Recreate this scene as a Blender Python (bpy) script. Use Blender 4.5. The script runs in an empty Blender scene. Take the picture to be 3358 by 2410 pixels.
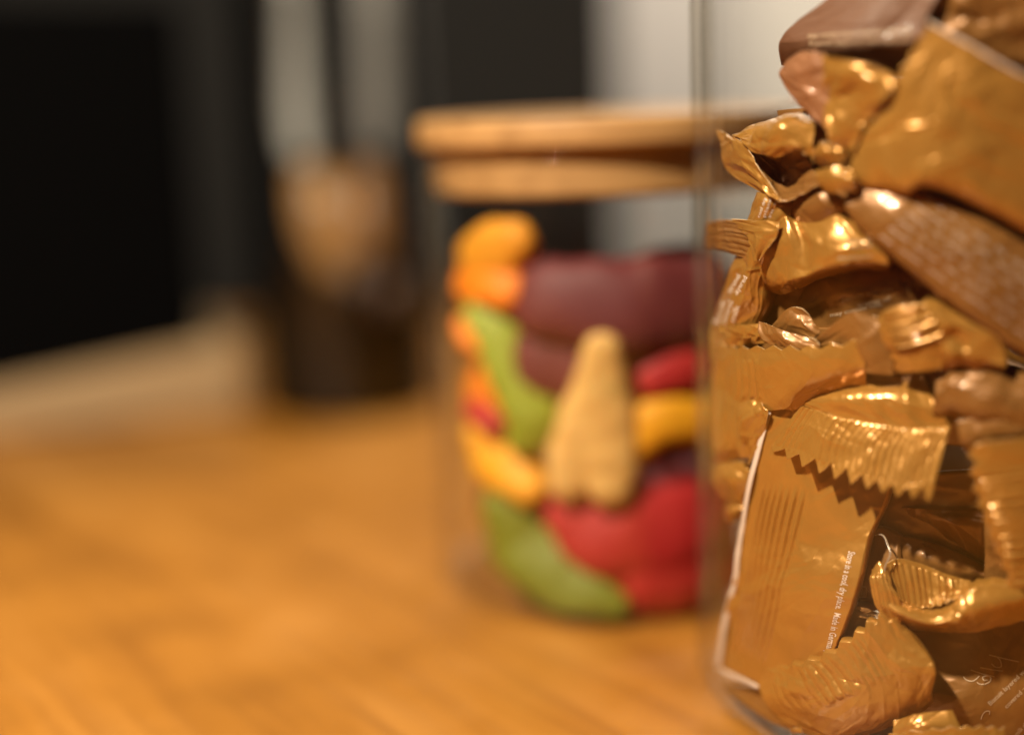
import bpy, bmesh, math, random
import numpy as np
from mathutils import Vector, Matrix
from mathutils.bvhtree import BVHTree

scene = bpy.context.scene
COL = scene.collection

# ------------------------------------------------------------------ camera
FPX, CX, CY, CAMH = 4442.0, 1679.0, 1205.0, 0.145      # photograph is 3358 x 2410
PITCH, ROLL = math.atan((1205 - 348) / FPX), 0.0366
fw = np.array([0, math.cos(PITCH), -math.sin(PITCH)])
r0 = np.array([1.0, 0, 0]); u0 = np.array([0, math.sin(PITCH), math.cos(PITCH)])
rt = r0 * math.cos(ROLL) - u0 * math.sin(ROLL)
up = u0 * math.cos(ROLL) + r0 * math.sin(ROLL)
cpos = np.array([0, 0, CAMH])
cam = bpy.data.cameras.new('camera')
cam.sensor_width = 36.0
cam.lens = FPX / 3358 * 36.0
cam.clip_start = 0.01; cam.clip_end = 20
cam.dof.use_dof = True
cam.dof.focus_distance = 0.293
cam.dof.aperture_fstop = 2.0
camo = bpy.data.objects.new('camera', cam)
camo.matrix_world = Matrix(((rt[0], up[0], -fw[0], cpos[0]), (rt[1], up[1], -fw[1], cpos[1]),
                            (rt[2], up[2], -fw[2], cpos[2]), (0, 0, 0, 1)))
COL.objects.link(camo); scene.camera = camo

# ------------------------------------------------------------------ light
w = bpy.data.worlds.new('World'); scene.world = w; w.use_nodes = True
bg = w.node_tree.nodes['Background']
bg.inputs[0].default_value = (1.0, 0.90, 0.78, 1); bg.inputs[1].default_value = 0.022

def area(name, loc, target, size, energy, color, shape='DISK'):
    l = bpy.data.lights.new(name, 'AREA'); l.shape = shape; l.size = size
    l.energy = energy; l.color = color
    o = bpy.data.objects.new(name, l); COL.objects.link(o)
    o.location = loc
    o.rotation_euler = (Vector(target) - Vector(loc)).to_track_quat('-Z', 'Y').to_euler()
    return o
area('key_lamp', (-0.31, -0.01, 0.65), (0.08, 0.32, 0.03), 0.045, 12.6, (1.0, 0.88, 0.68))
area('wall_fill', (0.45, 1.12, 0.95), (0.28, 1.45, 0.15), 0.3, 13.0, (1.0, 0.91, 0.80))  # unseen fill added to brighten the back wall
area('soft_fill', (0.55, 0.05, 1.3), (0.05, 0.5, 0.1), 0.5, 1.5, (1.0, 0.88, 0.72))  # added soft fill from above, no visible source

scene.view_settings.view_transform = 'Standard'
scene.view_settings.look = 'None'
scene.view_settings.gamma = 1
scene.view_settings.exposure = 0.0
scene.cycles.use_denoising = True
scene.cycles.max_bounces = 7
scene.cycles.transparent_max_bounces = 20
scene.cycles.caustics_reflective = False
scene.cycles.sample_clamp_indirect = 4.0

# ------------------------------------------------------------------ helpers
V = 1.4806
FJ = dict(c=(0.1035, 0.315), r=0.0600, ri=0.0575, h=0.19)     # front jar
BJ = dict(c=(0.0298, 0.408), r=0.0538, ri=0.0514, h=0.1335)    # back jar

def ray(sx, sy):
    return fw + rt * ((sx - CX) / FPX) + up * ((CY - sy) / FPX)
def pix(sx, sy, d):
    return cpos + ray(sx, sy) * d
def near_depth(sx, sy, jar):
    d = ray(sx, sy); ox, oy = -jar['c'][0], -jar['c'][1]
    a = d[0]**2 + d[1]**2; b = ox * d[0] + oy * d[1]; c = ox**2 + oy**2 - jar['ri']**2
    disc = b * b - a * c
    return (-b - math.sqrt(disc)) / a if disc > 0 else -b / a
def table_pt(sx, sy):
    d = ray(sx, sy); return cpos + d * (-CAMH / d[2])

# reading frames (regions of the photograph that were enlarged)
FR = {'s': (0, 0, 1), 'v': (0, 0, 1 / V), 'z1': (2500, 0, 2.626), 'z2': (2300, 340, 2.543), 'z3': (2300, 900, 3.70),
      'z4': (2700, 540, 3.131), 'z5': (2800, 960, 3.392), 'z6': (2300, 1260, 3.255), 'z7': (2780, 1480, 2.505),
      'z8': (2958, 1980, 3.785), 'y1': (2300, 1900, 3.193), 'w3': (2258, 1150, 2.0345)}
def src(fr, x, y):
    a = FR[fr]; return a[0] + x / a[2], a[1] + y / a[2]

def tag(o, label=None, cat=None, group=None, kind=None):
    if label: o['label'] = label
    if cat: o['category'] = cat
    if group: o['group'] = group
    if kind: o['kind'] = kind
    return o
def empty(name, loc):
    o = bpy.data.objects.new(name, None); COL.objects.link(o); o.location = loc
    o.empty_display_size = 0.01
    return o
def mesh_obj(name, verts, faces, mat, parent=None, smooth=True):
    me = bpy.data.meshes.new(name); me.from_pydata([tuple(v) for v in verts], [], [tuple(f) for f in faces])
    me.update()
    if smooth: me.polygons.foreach_set('use_smooth', [True] * len(me.polygons))
    me.materials.append(mat)
    o = bpy.data.objects.new(name, me); COL.objects.link(o)
    if parent is not None:
        o.parent = parent
        o.matrix_parent_inverse = Matrix.Translation(-Vector(parent.location))
    return o

# ------------------------------------------------------------------ materials
def mat(name):
    m = bpy.data.materials.new(name); m.use_nodes = True
    return m, m.node_tree.nodes, m.node_tree.links, m.node_tree.nodes['Principled BSDF']
def plain(name, col, rough=0.5, metal=0.0, bump=0.0, bscale=200, var=0.0, coat=0.0, sss=0.0, ridge=0.0):
    m, n, l, b = mat(name)
    b.inputs['Base Color'].default_value = (*col, 1); b.inputs['Roughness'].default_value = rough
    b.inputs['Metallic'].default_value = metal
    b.inputs['Coat Weight'].default_value = coat; b.inputs['Coat Roughness'].default_value = 0.10
    if sss:
        b.inputs['Subsurface Weight'].default_value = sss
        b.inputs['Subsurface Radius'].default_value = (0.004, 0.002, 0.001)
    tc = n.new('ShaderNodeTexCoord')
    if var:
        nz = n.new('ShaderNodeTexNoise'); nz.inputs['Scale'].default_value = bscale * 0.25
        nz.inputs['Detail'].default_value = 5
        mx = n.new('ShaderNodeMix'); mx.data_type = 'RGBA'
        mx.inputs[6].default_value = (*[c * (1 - var) for c in col], 1)
        mx.inputs[7].default_value = (*[min(1, c * (1 + var)) for c in col], 1)
        l.new(tc.outputs['Object'], nz.inputs['Vector']); l.new(nz.outputs['Fac'], mx.inputs[0])
        l.new(mx.outputs[2], b.inputs['Base Color'])
    if ridge:
        rn = n.new('ShaderNodeTexNoise'); rn.noise_type = 'RIDGED_MULTIFRACTAL'; rn.inputs['Scale'].default_value = 85
        rn.inputs['Detail'].default_value = 2; rn.inputs['Distortion'].default_value = 0.4
        rb = n.new('ShaderNodeBump'); rb.inputs['Strength'].default_value = ridge; rb.inputs['Distance'].default_value = 0.0012
        l.new(tc.outputs['Object'], rn.inputs['Vector']); l.new(rn.outputs['Fac'], rb.inputs['Height'])
        l.new(rb.outputs['Normal'], b.inputs['Normal'])
    if bump:
        nb = n.new('ShaderNodeTexNoise'); nb.inputs['Scale'].default_value = bscale
        nb.inputs['Detail'].default_value = 3
        bp = n.new('ShaderNodeBump'); bp.inputs['Strength'].default_value = bump
        bp.inputs['Distance'].default_value = 0.0006
        l.new(tc.outputs['Object'], nb.inputs['Vector']); l.new(nb.outputs['Fac'], bp.inputs['Height'])
        if ridge: l.new(rb.outputs['Normal'], bp.inputs['Normal'])
        l.new(bp.outputs['Normal'], b.inputs['Normal'])
    return m

M = {}
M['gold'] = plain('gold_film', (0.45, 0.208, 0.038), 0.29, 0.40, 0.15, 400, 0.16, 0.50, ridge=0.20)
M['bronze'] = plain('bronze_print_and_shade_film', (0.27, 0.115, 0.027), 0.38, 0.25, 0.15, 400, 0.12, 0.22, ridge=0.14)  # brown-gold print; on recessed packs the darker tone paints in shade
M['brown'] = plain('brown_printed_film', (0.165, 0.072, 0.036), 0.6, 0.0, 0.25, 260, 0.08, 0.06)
M['copper'] = plain('copper_film', (0.33, 0.14, 0.060), 0.48, 0.2, 0.2, 400, 0.10, 0.15, ridge=0.25)
M['print'] = plain('pale_print', (0.55, 0.38, 0.24), 0.6)
M['pale'] = plain('pale_film_edge', (0.72, 0.56, 0.46), 0.45)
M['film_rim'] = plain('film_cut_edge', (0.78, 0.52, 0.27), 0.4)
M['silver'] = plain('silver_film', (0.62, 0.55, 0.46), 0.3, 0.6, 0.3, 260)

def glass(name, tint=(0.985, 0.985, 0.98), edge=(0.42, 0.41, 0.39), ior=1.45, power=4.0, rough=0.02):
    m = bpy.data.materials.new(name); m.use_nodes = True
    n, l = m.node_tree.nodes, m.node_tree.links
    n.clear()
    out = n.new('ShaderNodeOutputMaterial'); mix = n.new('ShaderNodeMixShader')
    tr = n.new('ShaderNodeBsdfTransparent'); gl = n.new('ShaderNodeBsdfGlossy'); fr = n.new('ShaderNodeMath'); f5 = n.new('ShaderNodeMath')
    lw = n.new('ShaderNodeLayerWeight'); lw.inputs['Blend'].default_value = 0.5
    pw = n.new('ShaderNodeMapRange'); pw.interpolation_type = 'SMOOTHSTEP'; pw.inputs['From Min'].default_value = power; pw.inputs['From Max'].default_value = power + 0.16
    mc = n.new('ShaderNodeMix'); mc.data_type = 'RGBA'
    mc.inputs[6].default_value = (*tint, 1); mc.inputs[7].default_value = (*edge, 1)
    l.new(lw.outputs['Facing'], pw.inputs[0]); l.new(pw.outputs[0], mc.inputs[0]); l.new(mc.outputs[2], tr.inputs['Color'])
    f5.operation = 'POWER'; f5.inputs[1].default_value = 5.0; l.new(lw.outputs['Facing'], f5.inputs[0])
    fr.operation = 'MULTIPLY_ADD'; fr.inputs[1].default_value = 0.6; fr.inputs[2].default_value = 0.035
    l.new(f5.outputs[0], fr.inputs[0]); gl.inputs['Roughness'].default_value = rough
    gl.inputs['Color'].default_value = (0.9, 0.9, 0.9, 1)
    l.new(fr.outputs[0], mix.inputs[0]); l.new(tr.outputs[0], mix.inputs[1]); l.new(gl.outputs[0], mix.inputs[2])
    l.new(mix.outputs[0], out.inputs[0])
    return m
M['glass'] = glass('clear_glass', edge=(0.88, 0.86, 0.82), power=0.62)
M['smoky'] = glass('smoky_glass', tint=(0.90, 0.90, 0.90), edge=(0.05, 0.05, 0.055), power=0.28)
M['glass2'] = glass('clear_glass_thin', edge=(0.82, 0.79, 0.72), power=0.66)

def wood(name, c1, c2, c3, rough, angle, scale, coat=0.0):
    m, n, l, b = mat(name)
    tc = n.new('ShaderNodeTexCoord'); mp = n.new('ShaderNodeMapping')
    mr = n.new('ShaderNodeMapping'); mr.inputs['Rotation'].default_value = (0, 0, angle)
    mp.inputs['Scale'].default_value = (scale, scale * 0.075, scale)
    l.new(tc.outputs['Object'], mr.inputs['Vector'])
    n1 = n.new('ShaderNodeTexNoise'); n1.inputs['Scale'].default_value = 1.0; n1.inputs['Detail'].default_value = 6
    n1.inputs['Distortion'].default_value = 0.6
    n2 = n.new('ShaderNodeTexNoise'); n2.inputs['Scale'].default_value = 4.2; n2.inputs['Detail'].default_value = 4
    r1 = n.new('ShaderNodeValToRGB')
    e = r1.color_ramp.elements
    e[0].position = 0.30; e[0].color = (*c1, 1); e[1].position = 0.72; e[1].color = (*c3, 1)
    x = e.new(0.52); x.color = (*c2, 1)
    mx = n.new('ShaderNodeMix'); mx.data_type = 'RGBA'; mx.blend_type = 'MULTIPLY'; mx.inputs[0].default_value = 0.45
    n3 = n.new('ShaderNodeTexNoise'); n3.inputs['Scale'].default_value = 22; n3.inputs['Detail'].default_value = 3
    av = n.new('ShaderNodeMix'); av.data_type = 'FLOAT'; av.inputs[0].default_value = 0.42
    l.new(tc.outputs['Object'], n3.inputs['Vector'])
    r2 = n.new('ShaderNodeValToRGB')
    r2.color_ramp.elements[0].position = 0.25; r2.color_ramp.elements[0].color = (0.42, 0.33, 0.27, 1)
    r2.color_ramp.elements[1].position = 0.55; r2.color_ramp.elements[1].color = (1, 1, 1, 1)
    l.new(mr.outputs[0], mp.inputs['Vector'])
    l.new(mp.outputs[0], n1.inputs['Vector']); l.new(mp.outputs[0], n2.inputs['Vector'])
    l.new(n1.outputs['Fac'], av.inputs[2]); l.new(n3.outputs['Fac'], av.inputs[3]); l.new(av.outputs[0], r1.inputs[0]); l.new(n2.outputs['Fac'], r2.inputs[0])
    l.new(r1.outputs[0], mx.inputs[6]); l.new(r2.outputs[0], mx.inputs[7]); l.new(mx.outputs[2], b.inputs['Base Color'])
    b.inputs['Roughness'].default_value = rough
    b.inputs['Coat Weight'].default_value = coat; b.inputs['Coat Roughness'].default_value = 0.2
    bp = n.new('ShaderNodeBump'); bp.inputs['Strength'].default_value = 0.15; bp.inputs['Distance'].default_value = 0.0005
    l.new(n2.outputs['Fac'], bp.inputs['Height']); l.new(bp.outputs[0], b.inputs['Normal'])
    return m
M['table'] = wood('oiled_table_wood', (0.24, 0.089, 0.011), (0.41, 0.163, 0.021), (0.54, 0.240, 0.050), 0.42, math.radians(-36), 34.0, 0.08)
M['bamboo'] = wood('bamboo', (0.34, 0.175, 0.06), (0.48, 0.26, 0.095), (0.58, 0.33, 0.13), 0.5, math.radians(80), 60.0)

# ------------------------------------------------------------------ the setting
def box(name, x0, x1, y0, y1, z0, z1, m, parent=None, bev=0.0):
    bm = bmesh.new(); bmesh.ops.create_cube(bm, size=1)
    for v in bm.verts:
        v.co = Vector(((x0 + x1) / 2 + v.co.x * (x1 - x0), (y0 + y1) / 2 + v.co.y * (y1 - y0), (z0 + z1) / 2 + v.co.z * (z1 - z0)))
    if bev: bmesh.ops.bevel(bm, geom=bm.edges[:], offset=bev, segments=3, affect='EDGES')
    me = bpy.data.meshes.new(name); bm.to_mesh(me); bm.free(); me.materials.append(m)
    o = bpy.data.objects.new(name, me); COL.objects.link(o)
    if parent is not None:
        o.parent = parent; o.matrix_parent_inverse = Matrix.Translation(-Vector(parent.location))
    return o
tag(box('table', -0.75, 0.65, -0.12, 1.05, -0.03, 0.0, M['table'], bev=0.003), 'orange brown oiled wooden table top', kind='structure')
M['wall'] = plain('off_white_wall', (0.78, 0.73, 0.65), 0.8, bump=0.1, bscale=60)
tag(box('wall', -1.6, 1.6, 1.45, 1.5, -0.6, 1.4, M['wall']), 'off white wall behind the table', kind='structure')
M['dark'] = plain('charcoal_panel', (0.0030, 0.0028, 0.0025), 0.8, var=0.2, bscale=30)
pl = pix(330, 600, 1.0); pr = pix(2005, 100, 1.0)
tag(box('dark_panel', pl[0] - 0.25, pr[0], 0.985, 1.005, 0.0, 0.52, M['dark'], bev=0.002),
    'charcoal upright panel standing at the back of the table behind the tall glass', 'panel')

# beige based black appliance at the left
M['beige'] = plain('beige_plastic', (0.40, 0.275, 0.145), 0.6, var=0.05)
M['black'] = plain('black_matt', (0.0012, 0.0012, 0.0014), 0.9)
M['black'].node_tree.nodes['Principled BSDF'].inputs['Specular IOR Level'].default_value = 0.05
bl = table_pt(-250, 995 * V); br = table_pt(553 * V, 915 * V)
def prism(name, pts, z0, ztop, back, m, parent):
    # pts: front bottom left / right on the table; ztop: heights at both ends; back: depth vector
    vs = []
    for (p, zt) in zip(pts, ztop):
        for q in (np.array([p[0], p[1]]), np.array([p[0], p[1]]) + back):
            vs.append((q[0], q[1], z0)); vs.append((q[0], q[1], zt))
    # order: Lf0 Lf1 Lb0 Lb1 Rf0 Rf1 Rb0 Rb1
    fs = [(0, 4, 5, 1), (2, 3, 7, 6), (1, 5, 7, 3), (0, 2, 6, 4), (0, 1, 3, 2), (4, 6, 7, 5)]
    bm = bmesh.new(); vv = [bm.verts.new(v) for v in vs]
    for f in fs: bm.faces.new([vv[i] for i in f])
    bmesh.ops.recalc_face_normals(bm, faces=bm.faces[:])
    bmesh.ops.bevel(bm, geom=bm.edges[:], offset=0.003, segments=3, affect='EDGES')
    me = bpy.data.meshes.new(name); bm.to_mesh(me); bm.free(); me.materials.append(m)
    o = bpy.data.objects.new(name, me); COL.objects.link(o); o.parent = parent
    o.matrix_parent_inverse = Matrix.Translation(-Vector(parent.location))
    return o
ap = empty('appliance', (float((bl[0] + br[0]) / 2), float((bl[1] + br[1]) / 2), 0))
tag(ap, 'black fronted box shaped appliance on a pale beige base at the left', 'appliance')
dv = np.array([br[0] - bl[0], br[1] - bl[1]]); dv /= np.linalg.norm(dv); nv = np.array([-dv[1], dv[0]])
prism('base', (bl, br), 0.0, (0.0205, 0.0385), nv * 0.12, M['beige'], ap)
b2l = bl[:2] + nv * 0.004; b2r = b2l + dv * (np.linalg.norm(br[:2] - bl[:2]) - 0.018)
def zat(q): 
    t = np.dot(q - bl[:2], dv) / np.linalg.norm(br[:2] - bl[:2]); return 0.034 + (0.0465 - 0.034) * t
prism('screen', (b2l, b2r), 0.018, (0.198, 0.198), nv * 0.02, M['black'], ap)

# ------------------------------------------------------------------ lathe
def lathe(name, prof, c, m, parent=None, seg=96, smooth=True):
    vs, fs = [], []
    dense = [prof[0]]
    for (a0, a1) in zip(prof[:-1], prof[1:]):          # support rings keep the shading of the long faces true
        L = math.hypot(a1[0] - a0[0], a1[1] - a0[1])
        if L > 0.003:
            for t in (0.0004 / L, 0.0015 / L, 0.5, 1 - 0.0015 / L, 1 - 0.0004 / L):
                dense.append((a0[0] + (a1[0] - a0[0]) * t, a0[1] + (a1[1] - a0[1]) * t))
        dense.append(a1)
    prof = dense
    for (r, z) in prof:
        for k in range(seg):
            a = 2 * math.pi * k / seg
            vs.append((c[0] + r * math.cos(a), c[1] + r * math.sin(a), z))
    n = len(prof)
    for i in range(n - 1):
        for k in range(seg):
            k2 = (k + 1) % seg
            fs.append((i * seg + k, i * seg + k2, (i + 1) * seg + k2, (i + 1) * seg + k))
    for i, flip in ((0, True), (n - 1, False)):
        if prof[i][0] > 1e-5:
            f = [i * seg + k for k in range(seg)]; fs.append(f[::-1] if flip else f)
    o = mesh_obj(name, vs, fs, m, parent, smooth)
    return o
def arc(cx, cz, r, a0, a1, n=6):
    return [(cx + r * math.cos(math.radians(a0 + (a1 - a0) * i / n)), cz + r * math.sin(math.radians(a0 + (a1 - a0) * i / n))) for i in range(n + 1)]
def jar_profile(r, ri, h, fl=0.006, rb=0.007):
    p = [(0.0, 0.0008), (r - rb, 0.0006)] + arc(r - rb, 0.0006 + rb, rb, -80, 0, 6) + [(r, h - 0.0012)]
    p += arc((r + ri) / 2, h - 0.0012, (r - ri) / 2, 0, 180, 5)
    p += [(ri, fl + 0.005)] + arc(ri - 0.005, fl + 0.005, 0.005, 0, -85, 5) + [(0.0, fl)]
    return p

# ------------------------------------------------------------------ tall glass at the back with utensils
vb = table_pt(763 * V, 938 * V)
vc = (vb[0] - 0.001, vb[1] + 0.044)
tg = empty('tall_glass', (vc[0], vc[1], 0.0))
tag(tg, 'tall clear glass with dark brown contents standing left of the lidded jar', 'glass')
lathe('glass_wall', [(0, 0.0008), (0.0415, 0.0006), (0.0435, 0.003), (0.0440, 0.10), (0.0442, 0.235), (0.0432, 0.236), (0.0423, 0.235), (0.0422, 0.10), (0.0418, 0.005), (0.0400, 0.003), (0, 0.0028)],
      vc, M['smoky'], tg)
M['coffee'] = plain('dark_brown_grounds', (0.007, 0.0042, 0.003), 0.7, bump=1.0, bscale=700, var=0.4)
M['coffee'].node_tree.nodes['Principled BSDF'].inputs['Specular IOR Level'].default_value = 0.1
lathe('contents', [(0, 0.0032), (0.0390, 0.0034), (0.0410, 0.006), (0.0416, 0.03), (0.0416, 0.062), (0.038, 0.064), (0.02, 0.065), (0, 0.0645)], vc, M['coffee'], tg)

def tube(name, pts, radii, m, parent=None, seg=20, flat=1.0, sub=8, square=1.0, lump=0.0, seed=0):
    P = np.array(pts, float); R = np.array(radii, float)
    n = len(P); W = crmat(np.linspace(0, 1, (n - 1) * sub + 1), n)
    Q = W @ P; RR = np.maximum(W @ R, 0.0004)
    T = np.gradient(Q, axis=0); T /= np.linalg.norm(T, axis=1)[:, None]
    vs, fs = [], []
    side = None
    for i in range(len(Q)):
        a = np.cross(T[i], fw if abs(T[i] @ fw) < 0.9 else up); a /= np.linalg.norm(a); b = np.cross(T[i], a)
        for k in range(seg):
            t = 2 * math.pi * k / seg
            ct, st = math.cos(t), math.sin(t)
            ct = math.copysign(abs(ct) ** square, ct); st = math.copysign(abs(st) ** square, st)
            lr = 1 + lump * (math.sin(i * 0.55 + seed * 1.7 + 2 * t) + 0.6 * math.sin(i * 0.9 + seed - 3 * t))
            vs.append(Q[i] + RR[i] * lr * (ct * a + st * b * flat))
    for i in range(len(Q) - 1):
        for k in range(seg):
            k2 = (k + 1) % seg
            fs.append((i * seg + k, i * seg + k2, (i + 1) * seg + k2, (i + 1) * seg + k))
    # rounded caps
    for i, s in ((0, -1), (len(Q) - 1, 1)):
        base = i * seg; prev = [base + k for k in range(seg)]
        for j, f in ((1, 0.8), (2, 0.45)):
            h = math.sqrt(1 - f * f) * RR[i] * 0.8; ring = []
            for k in range(seg):
                vs.append(Q[i] + (vs[base + k] - Q[i]) * f + T[i] * s * h); ring.append(len(vs) - 1)
            for k in range(seg):
                k2 = (k + 1) % seg
                q = (prev[k], prev[k2], ring[k2], ring[k]); fs.append(q if s > 0 else q[::-1])
            prev = ring
        vs.append(Q[i] + T[i] * s * RR[i] * 0.85); c = len(vs) - 1
        for k in range(seg):
            q = (prev[k], prev[(k + 1) % seg], c); fs.append(q if s > 0 else q[::-1])
    return mesh_obj(name, vs, fs, m, parent)

def crmat(t, n):
    """Catmull-Rom weights, uniform, end points extrapolated."""
    t = np.asarray(t, float); W = np.zeros((len(t), n))
    if n == 1: W[:] = 1; return W
    if n == 2:
        W[:, 0] = 1 - t; W[:, 1] = t; return W
    x = t * (n - 1); i = np.clip(np.floor(x).astype(int), 0, n - 2); u = x - i
    w = [-0.5*u**3 + u**2 - 0.5*u, 1.5*u**3 - 2.5*u**2 + 1, -1.5*u**3 + 2*u**2 + 0.5*u, 0.5*u**3 - 0.5*u**2]
    ar = np.arange(len(t))
    for k in range(4):
        j = i + k - 1
        lo, hi = j < 0, j > n - 1; ok = ~(lo | hi)
        W[ar[ok], j[ok]] += w[k][ok]
        W[lo, 0] += 2 * w[k][lo]; W[lo, 1] -= w[k][lo]
        W[hi, n - 1] += 2 * w[k][hi]; W[hi, n - 2] -= w[k][hi]
    return W

M['grey'] = plain('pale_grey_plastic', (0.44, 0.43, 0.39), 0.45)
M['grey2'] = plain('grey_steel', (0.19, 0.175, 0.155), 0.5)
M['amber'] = plain('amber_wood', (0.55, 0.29, 0.10), 0.4, coat=0.4)
M['amber2'] = plain('dark_amber_wood', (0.40, 0.175, 0.035), 0.45, coat=0.2)
M['mauve'] = plain('mauve_grey_plastic', (0.20, 0.15, 0.13), 0.4)
gd = float(np.dot(np.array([vc[0], vc[1], 0.1]) - cpos, fw))
def vpt(x, y, d): return pix(x * V, y * V, d)
def utensil(name, label, parts):
    root = empty(name, tuple(float(q) for q in vpt(*parts[0][1][-1])))
    tag(root, label, 'utensil', 'utensils standing in the tall glass')
    for (pn, pts, rad, m, fl) in parts: tube(pn, [vpt(*p) for p in pts], rad, m, root, flat=fl)
    return root
k1 = gd / 3000.0
utensil('spatula', 'pale grey handled utensil with amber end, at the left inside the tall glass',
        [('handle', [(632, -90, gd), (642, 80, gd), (652, 230, gd - .003), (668, 340, gd - .008)], [36*k1, 36*k1, 36*k1, 28*k1], M['grey'], 0.22),
         ('head', [(690, 400, gd - .010), (712, 450, gd - .012), (728, 520, gd - .012), (745, 590, gd - .010)], [44*k1, 62*k1, 58*k1, 40*k1], M['amber'], 0.45)])
utensil('spoon', 'grey handled utensil with darker amber end, at the right inside the tall glass',
        [('handle', [(828, -90, gd + .010), (832, 80, gd + .008), (836, 230, gd + .006), (836, 320, gd + .002)], [42*k1, 42*k1, 42*k1, 32*k1], M['grey2'], 0.22),
         ('head', [(812, 390, gd - .002), (810, 470, gd - .004), (812, 560, gd - .004), (815, 610, gd - .002)], [36*k1, 56*k1, 62*k1, 44*k1], M['amber2'], 0.45)])
o = tube('bottle_stopper', [vpt(818, 605, gd - .024), vpt(822, 640, gd - .026), vpt(826, 668, gd - .026)], [56*k1, 60*k1, 44*k1], M['mauve'], flat=0.35)
tag(o, 'small mauve grey rounded piece resting on the dark contents of the tall glass', 'stopper')

# ------------------------------------------------------------------ back jar with bamboo lid and jelly sweets
bj = empty('lidded_jar', (BJ['c'][0], BJ['c'][1], 0))
tag(bj, 'squat glass jar of colourful jelly sweets with a bamboo lid', 'jar')
lathe('glass_wall', jar_profile(BJ['r'], BJ['ri'], BJ['h'], 0.0022, 0.004), BJ['c'], M['glass2'], bj)
lid = lathe('lid', [(0, 0.1336), (0.0545, 0.1336), (0.0553, 0.1344), (0.0556, 0.1376), (0.0553, 0.1408), (0.0545, 0.1416), (0, 0.1416)], BJ['c'], M['bamboo'], bj)
lathe('plug', [(0, 0.1205), (0.0500, 0.1205), (0.0511, 0.1215), (0.0511, 0.1335), (0, 0.1335)], BJ['c'], M['bamboo'], lid)
JEL = {}
def jelly(key, col):
    JEL[key] = plain('jelly_' + key, col, 0.62, sss=0.45, coat=0.0, var=0.18, bscale=120)
for key, col in dict(amber=(0.72, 0.30, 0.015), orange=(0.80, 0.22, 0.004), lime=(0.27, 0.31, 0.016), wine=(0.13, 0.016, 0.016),
                     cream=(0.72, 0.43, 0.13), yellow=(0.76, 0.34, 0.004), red=(0.42, 0.012, 0.012), olive=(0.17, 0.19, 0.006)).items():
    jelly(key, col)
def sweet(label, key, pts, flat=0.7, fork=None):
    if fork:
        a_ = sweet(label, key, pts, flat); b_ = sweet(label, key, fork, flat)
        bm = bmesh.new(); bm.from_mesh(a_.data); bm.from_mesh(b_.data); bm.to_mesh(a_.data); bm.free()
        bpy.data.objects.remove(b_); return a_
    P, R = [], []
    for (x, y, r, inn) in pts:
        d = near_depth(x * V, y * V, BJ); rr = r * 1.10 / 3000.0 * d
        d += inn / 1000 + rr * flat + 0.0006
        q = pix(x * V, y * V, d)
        # keep inside the jar
        dx, dy = q[0] - BJ['c'][0], q[1] - BJ['c'][1]; L = math.hypot(dx, dy); lim = BJ['ri'] - rr * 0.95
        if L > lim: q = np.array([BJ['c'][0] + dx / L * lim, BJ['c'][1] + dy / L * lim, q[2]])
        q[2] = max(q[2], 0.0026 + rr * 0.8)
        P.append(q); R.append(rr)
    o = tube('jelly_sweet', P, R, JEL[key], flat=flat, seg=28, square=0.75, lump=0.028, seed=len(bpy.data.objects))
    return tag(o, label, 'sweet', 'jelly sweets in the lidded jar')
sweet('amber yellow jelly sweet at the top left of the heap in the lidded jar', 'amber', [(1040, 575, 56, 2), (1095, 555, 64, 1), (1150, 530, 46, 4)])
sweet('bright orange jelly sweet just under the topmost amber one', 'orange', [(1022, 630, 44, 2), (1075, 630, 50, 1), (1130, 645, 44, 3)])
sweet('small orange jelly sweet against the left glass below the green curl', 'orange', [(1025, 715, 24, 3), (1045, 750, 30, 3), (1070, 770, 20, 5)])
sweet('lime green jelly sweet curling down the left side of the heap', 'lime', [(1045, 690, 36, 0), (1090, 750, 48, 0), (1130, 840, 58, 0), (1170, 920, 58, 0), (1160, 975, 42, 1)])
sweet('dark wine red jelly sweet lying across the top of the heap', 'wine', [(1205, 665, 90, 3), (1330, 680, 100, 3), (1440, 680, 112, 3), (1560, 650, 112, 3)])
sweet('dark wine red jelly sweet behind the cream cone', 'wine', [(1195, 800, 84, 5), (1290, 800, 96, 7), (1440, 800, 100, 7), (1560, 780, 90, 6)])
sweet('cream coloured cone shaped jelly sweet in the middle of the lidded jar', 'cream', [(1335, 765, 38, 0), (1330, 850, 58, 0), (1305, 950, 72, 0), (1270, 1030, 62, 0), (1250, 1075, 44, 0)],
      fork=[(1335, 840, 52, 1), (1340, 940, 68, 0), (1348, 1030, 64, 0), (1350, 1085, 46, 0)])
sweet('yellow jelly sweet at the right of the cream cone', 'yellow', [(1400, 960, 60, 5), (1470, 930, 50, 3), (1560, 925, 48, 2)])
sweet('small red jelly sweet above the yellow one at the right', 'red', [(1440, 840, 40, 5), (1500, 815, 48, 4), (1570, 810, 40, 4)])
sweet('red jelly sweet below the cream cone', 'red', [(1265, 1130, 70, 6), (1345, 1180, 100, 4), (1440, 1170, 116, 3), (1560, 1130, 110, 4)])
sweet('large red jelly sweet on the jar floor at the right', 'red', [(1360, 1280, 72, 6), (1420, 1300, 96, 4), (1500, 1305, 100, 4), (1590, 1290, 90, 5)])
sweet('olive green jelly sweet on the jar floor at the left', 'olive', [(1115, 1115, 70, 0), (1155, 1200, 94, 0), (1230, 1280, 80, 0), (1305, 1335, 52, 0), (1370, 1372, 30, 1)])
sweet('golden yellow jelly sweet at the left, above the olive one', 'yellow', [(1045, 960, 28, 1), (1075, 1010, 62, 0), (1130, 1050, 64, 0), (1175, 1085, 40, 2)])
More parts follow.
